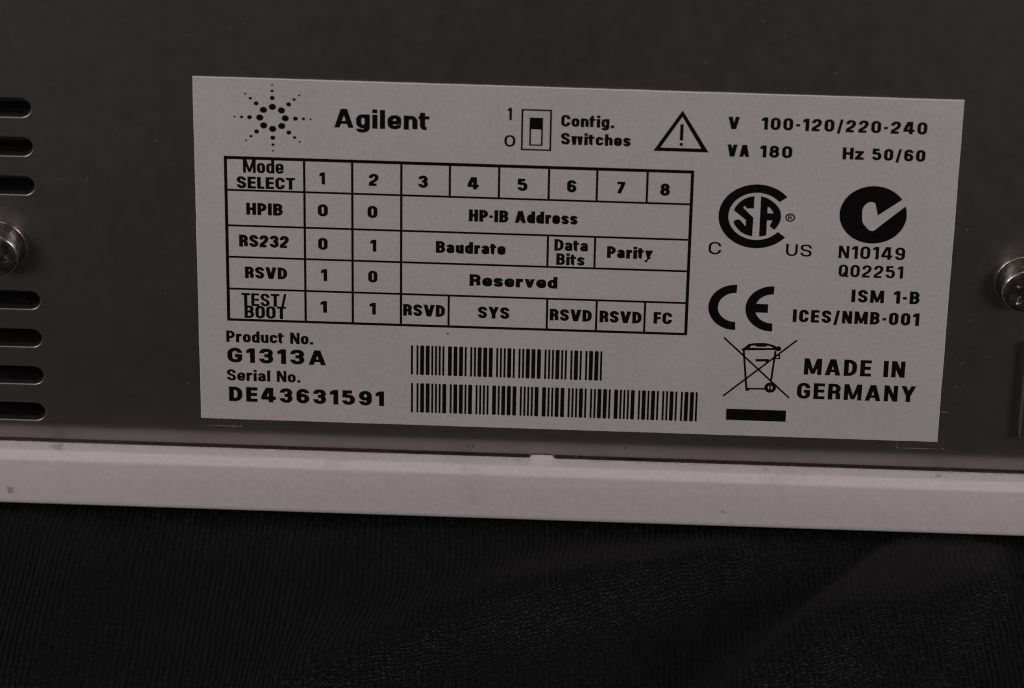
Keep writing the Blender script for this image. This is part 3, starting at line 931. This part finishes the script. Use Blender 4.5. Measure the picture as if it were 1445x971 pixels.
# lint caught along the joint between steel and tray, and dust on the ledge
def lint_mesh(items):
    mb = MB()
    for (x, y, z, l, a, b, r_) in items:
        P = []
        for k in range(5):
            t = k / 4
            P.append(Vector((x + l * t * math.cos(a) + 0.15 * l * math.sin(3 * t + b), y - 0.1 * l * math.sin(math.pi * t), z + l * t * math.sin(a))))
        vs, fs = [], []
        for k, q in enumerate(P):
            for j in range(3):
                an = 2 * math.pi * j / 3
                vs.append((q.x + r_ * math.cos(an), q.y + r_ * math.sin(an), q.z + r_ * 0.4 * math.sin(an + 1)))
        for k in range(4):
            for j in range(3):
                fs.append((k * 3 + j, k * 3 + (j + 1) % 3, (k + 1) * 3 + (j + 1) % 3, (k + 1) * 3 + j))
        mb.add(vs, fs)
    return mb
items = [(0.95, 0, -31.8, 1.2, 1.5, 0.2, 0.025), (4.3, 0, -31.8, 0.8, 1.3, 1.2, 0.02), (-42.3, 0, -31.8, 1.0, 1.2, 1.0, 0.02), (-38.4, 0, -31.8, 0.9, 1.7, 2.0, 0.02)]
for _ in range(90):
    x = rs.uniform(-78, 62)
    items.append((x, 0.1 + rs.uniform(-.15, .1), -31.82, rs.uniform(0.2, 0.55), rs.uniform(0.2, 2.9), rs.uniform(0, 3), 0.022))
for _ in range(16):
    items.append((rs.uniform(50, 62), 0.1, -31.82, rs.uniform(0.25, 0.6), rs.uniform(0.3, 2.8), rs.uniform(0, 3), 0.03))
lint = adopt(lint_mesh(items).build("lint", M_LINT)); lint["kind"] = "stuff"

# ------------------------------------------------------------------ the black knitted cloth
def cloth():
    def axis(lo, a, b, hi, fine, coarse):
        return np.concatenate([np.arange(lo, a, coarse), np.arange(a, b, fine), np.arange(b, hi + .1, coarse)])
    xs = axis(-260, -84, 72, 240, 0.125, 4.0)
    ys = axis(-200, -50, 1.0, 60, 0.22, 4.0)
    X, Yy = np.meshgrid(xs, ys)
    def ridge(pts, h, w0, w1, skew=0.0):
        """height of a soft fold that follows a bent line; narrower on one side"""
        best = np.full(X.shape, 1e9); sgn = np.zeros(X.shape)
        tt = np.linspace(0, 1, 40)
        P = np.array(pts, float)
        # smooth line through the points (Catmull-Rom)
        Q = []
        for i in range(len(P) - 1):
            p0, p1, p2, p3 = P[max(i - 1, 0)], P[i], P[i + 1], P[min(i + 2, len(P) - 1)]
            for t in np.linspace(0, 1, 8, endpoint=False):
                Q.append(0.5 * ((2 * p1) + (-p0 + p2) * t + (2 * p0 - 5 * p1 + 4 * p2 - p3) * t * t + (-p0 + 3 * p1 - 3 * p2 + p3) * t ** 3))
        Q.append(P[-1]); Q = np.array(Q)
        for i in range(len(Q) - 1):
            a, b = Q[i], Q[i + 1]
            d = b - a; L2 = d @ d
            t = np.clip(((X - a[0]) * d[0] + (Yy - a[1]) * d[1]) / L2, 0, 1)
            dx, dy = X - (a[0] + t * d[0]), Yy - (a[1] + t * d[1])
            dist = np.hypot(dx, dy)
            s = np.sign(d[0] * dy - d[1] * dx)
            m_ = dist < best
            best = np.where(m_, dist, best); sgn = np.where(m_, s, sgn)
        w = np.where(sgn > 0, w0, w1)
        return h * np.exp(-(best / w) ** 2)
    H = np.zeros(X.shape)
    H += ridge([(-34, -46), (-18, -30), (2, -19), (18, -8), (28, 6)], 4.6, 9.0, 5.5)
    H += ridge([(60, 14), (51, -2), (44, -16), (33, -32), (20, -52)], 8.5, 9.0, 6.5)
    H -= ridge([(50, 4), (38, -8), (24, -16), (10, -34), (2, -52)], 2.0, 8.0, 8.0)
    H -= ridge([(72, 6), (63, -4), (61, -12)], 4.0, 5.0, 4.0)
    H += ridge([(74, -6), (58, -14), (50, -28), (44, -52)], 4.5, 4.0, 9.0)
    H += ridge([(-72, 8), (-66, -18), (-70, -48)], 2.0, 6.0, 8.0)
    H += ridge([(-34, 6), (-36, -20), (-33, -50)], 1.8, 7.0, 7.0)
    H += 0.35 * np.sin(X * 0.11 + Yy * 0.07) * np.sin(Yy * 0.13 + 1.0) + 0.25 * np.sin(X * 0.23 - Yy * 0.17)
    # the tray presses the cloth flat
    press = 1 / (1 + np.exp((Yy + 5.5 + 1.2 * np.sin(X * .1)) / -2.0))
    H = H * (1 - press * 0.97)
    # ribs run away from the viewer and wander with the folds
    gy, gx = np.gradient(H, ys, xs)
    U = X + 0.03 * Yy + 0.7 * np.sin(Yy * 0.06 + X * 0.03) + 0.3 * H
    per = 0.78
    rib = np.abs(np.sin(np.pi * U / per)) ** 0.8
    V = Yy / 0.47 + 0.35 * np.sin(U / per * 0.9) + 0.4 * gx
    fine = (X > -84) & (X < 72) & (Yy > -50) & (Yy < 1.0)
    r1 = rng.random(4096)
    cell = (np.floor(U / per).astype(int) * 131 + np.floor(V).astype(int) * 17) % 4096
    Zz = -41.4 + H + np.where(fine, 0.36 * rib * (0.90 + 0.2 * r1[cell]) , 0.1)
    lim = -40.55 + 0.30 * np.maximum(0, -3.3 - Yy) + 0.2 * rib
    kk = 0.8
    Zz = -kk * np.log(np.exp(-Zz / kk - 100) + np.exp(-lim / kk - 100)) - 100 * kk
    Zz = np.minimum(Zz, np.where(Yy > -3.4, -40.33, 1e9))
    ny, nx = X.shape
    co = np.stack([X, Yy, Zz], -1).reshape(-1, 3) * S
    idx = np.arange(ny * nx).reshape(ny, nx)
    quads = np.stack([idx[:-1, :-1], idx[:-1, 1:], idx[1:, 1:], idx[1:, :-1]], -1).reshape(-1, 4)
    me = bpy.data.meshes.new("cloth")
    me.vertices.add(len(co)); me.vertices.foreach_set("co", co.astype(np.float32).ravel())
    me.loops.add(quads.size); me.loops.foreach_set("vertex_index", quads.astype(np.int32).ravel())
    me.polygons.add(len(quads)); me.polygons.foreach_set("loop_start", np.arange(0, quads.size, 4, dtype=np.int32))
    me.update(calc_edges=True)
    me.polygons.foreach_set("use_smooth", np.ones(len(quads), bool))
    uvl = me.uv_layers.new(name="knit")
    UV = np.stack([U / per, V], -1).reshape(-1, 2)
    uvl.data.foreach_set("uv", UV[quads.ravel()].astype(np.float32).ravel())
    me.materials.append(M_CLOTH)
    me.update()
    o = bpy.data.objects.new("cloth", me)
    col.objects.link(o)
    return o, X, Yy, Zz
cl, CX_, CY_, CZ_ = cloth()
cl["label"] = "black ribbed knit cloth lying in soft folds under and in front of the instrument"
cl["category"] = "cloth"
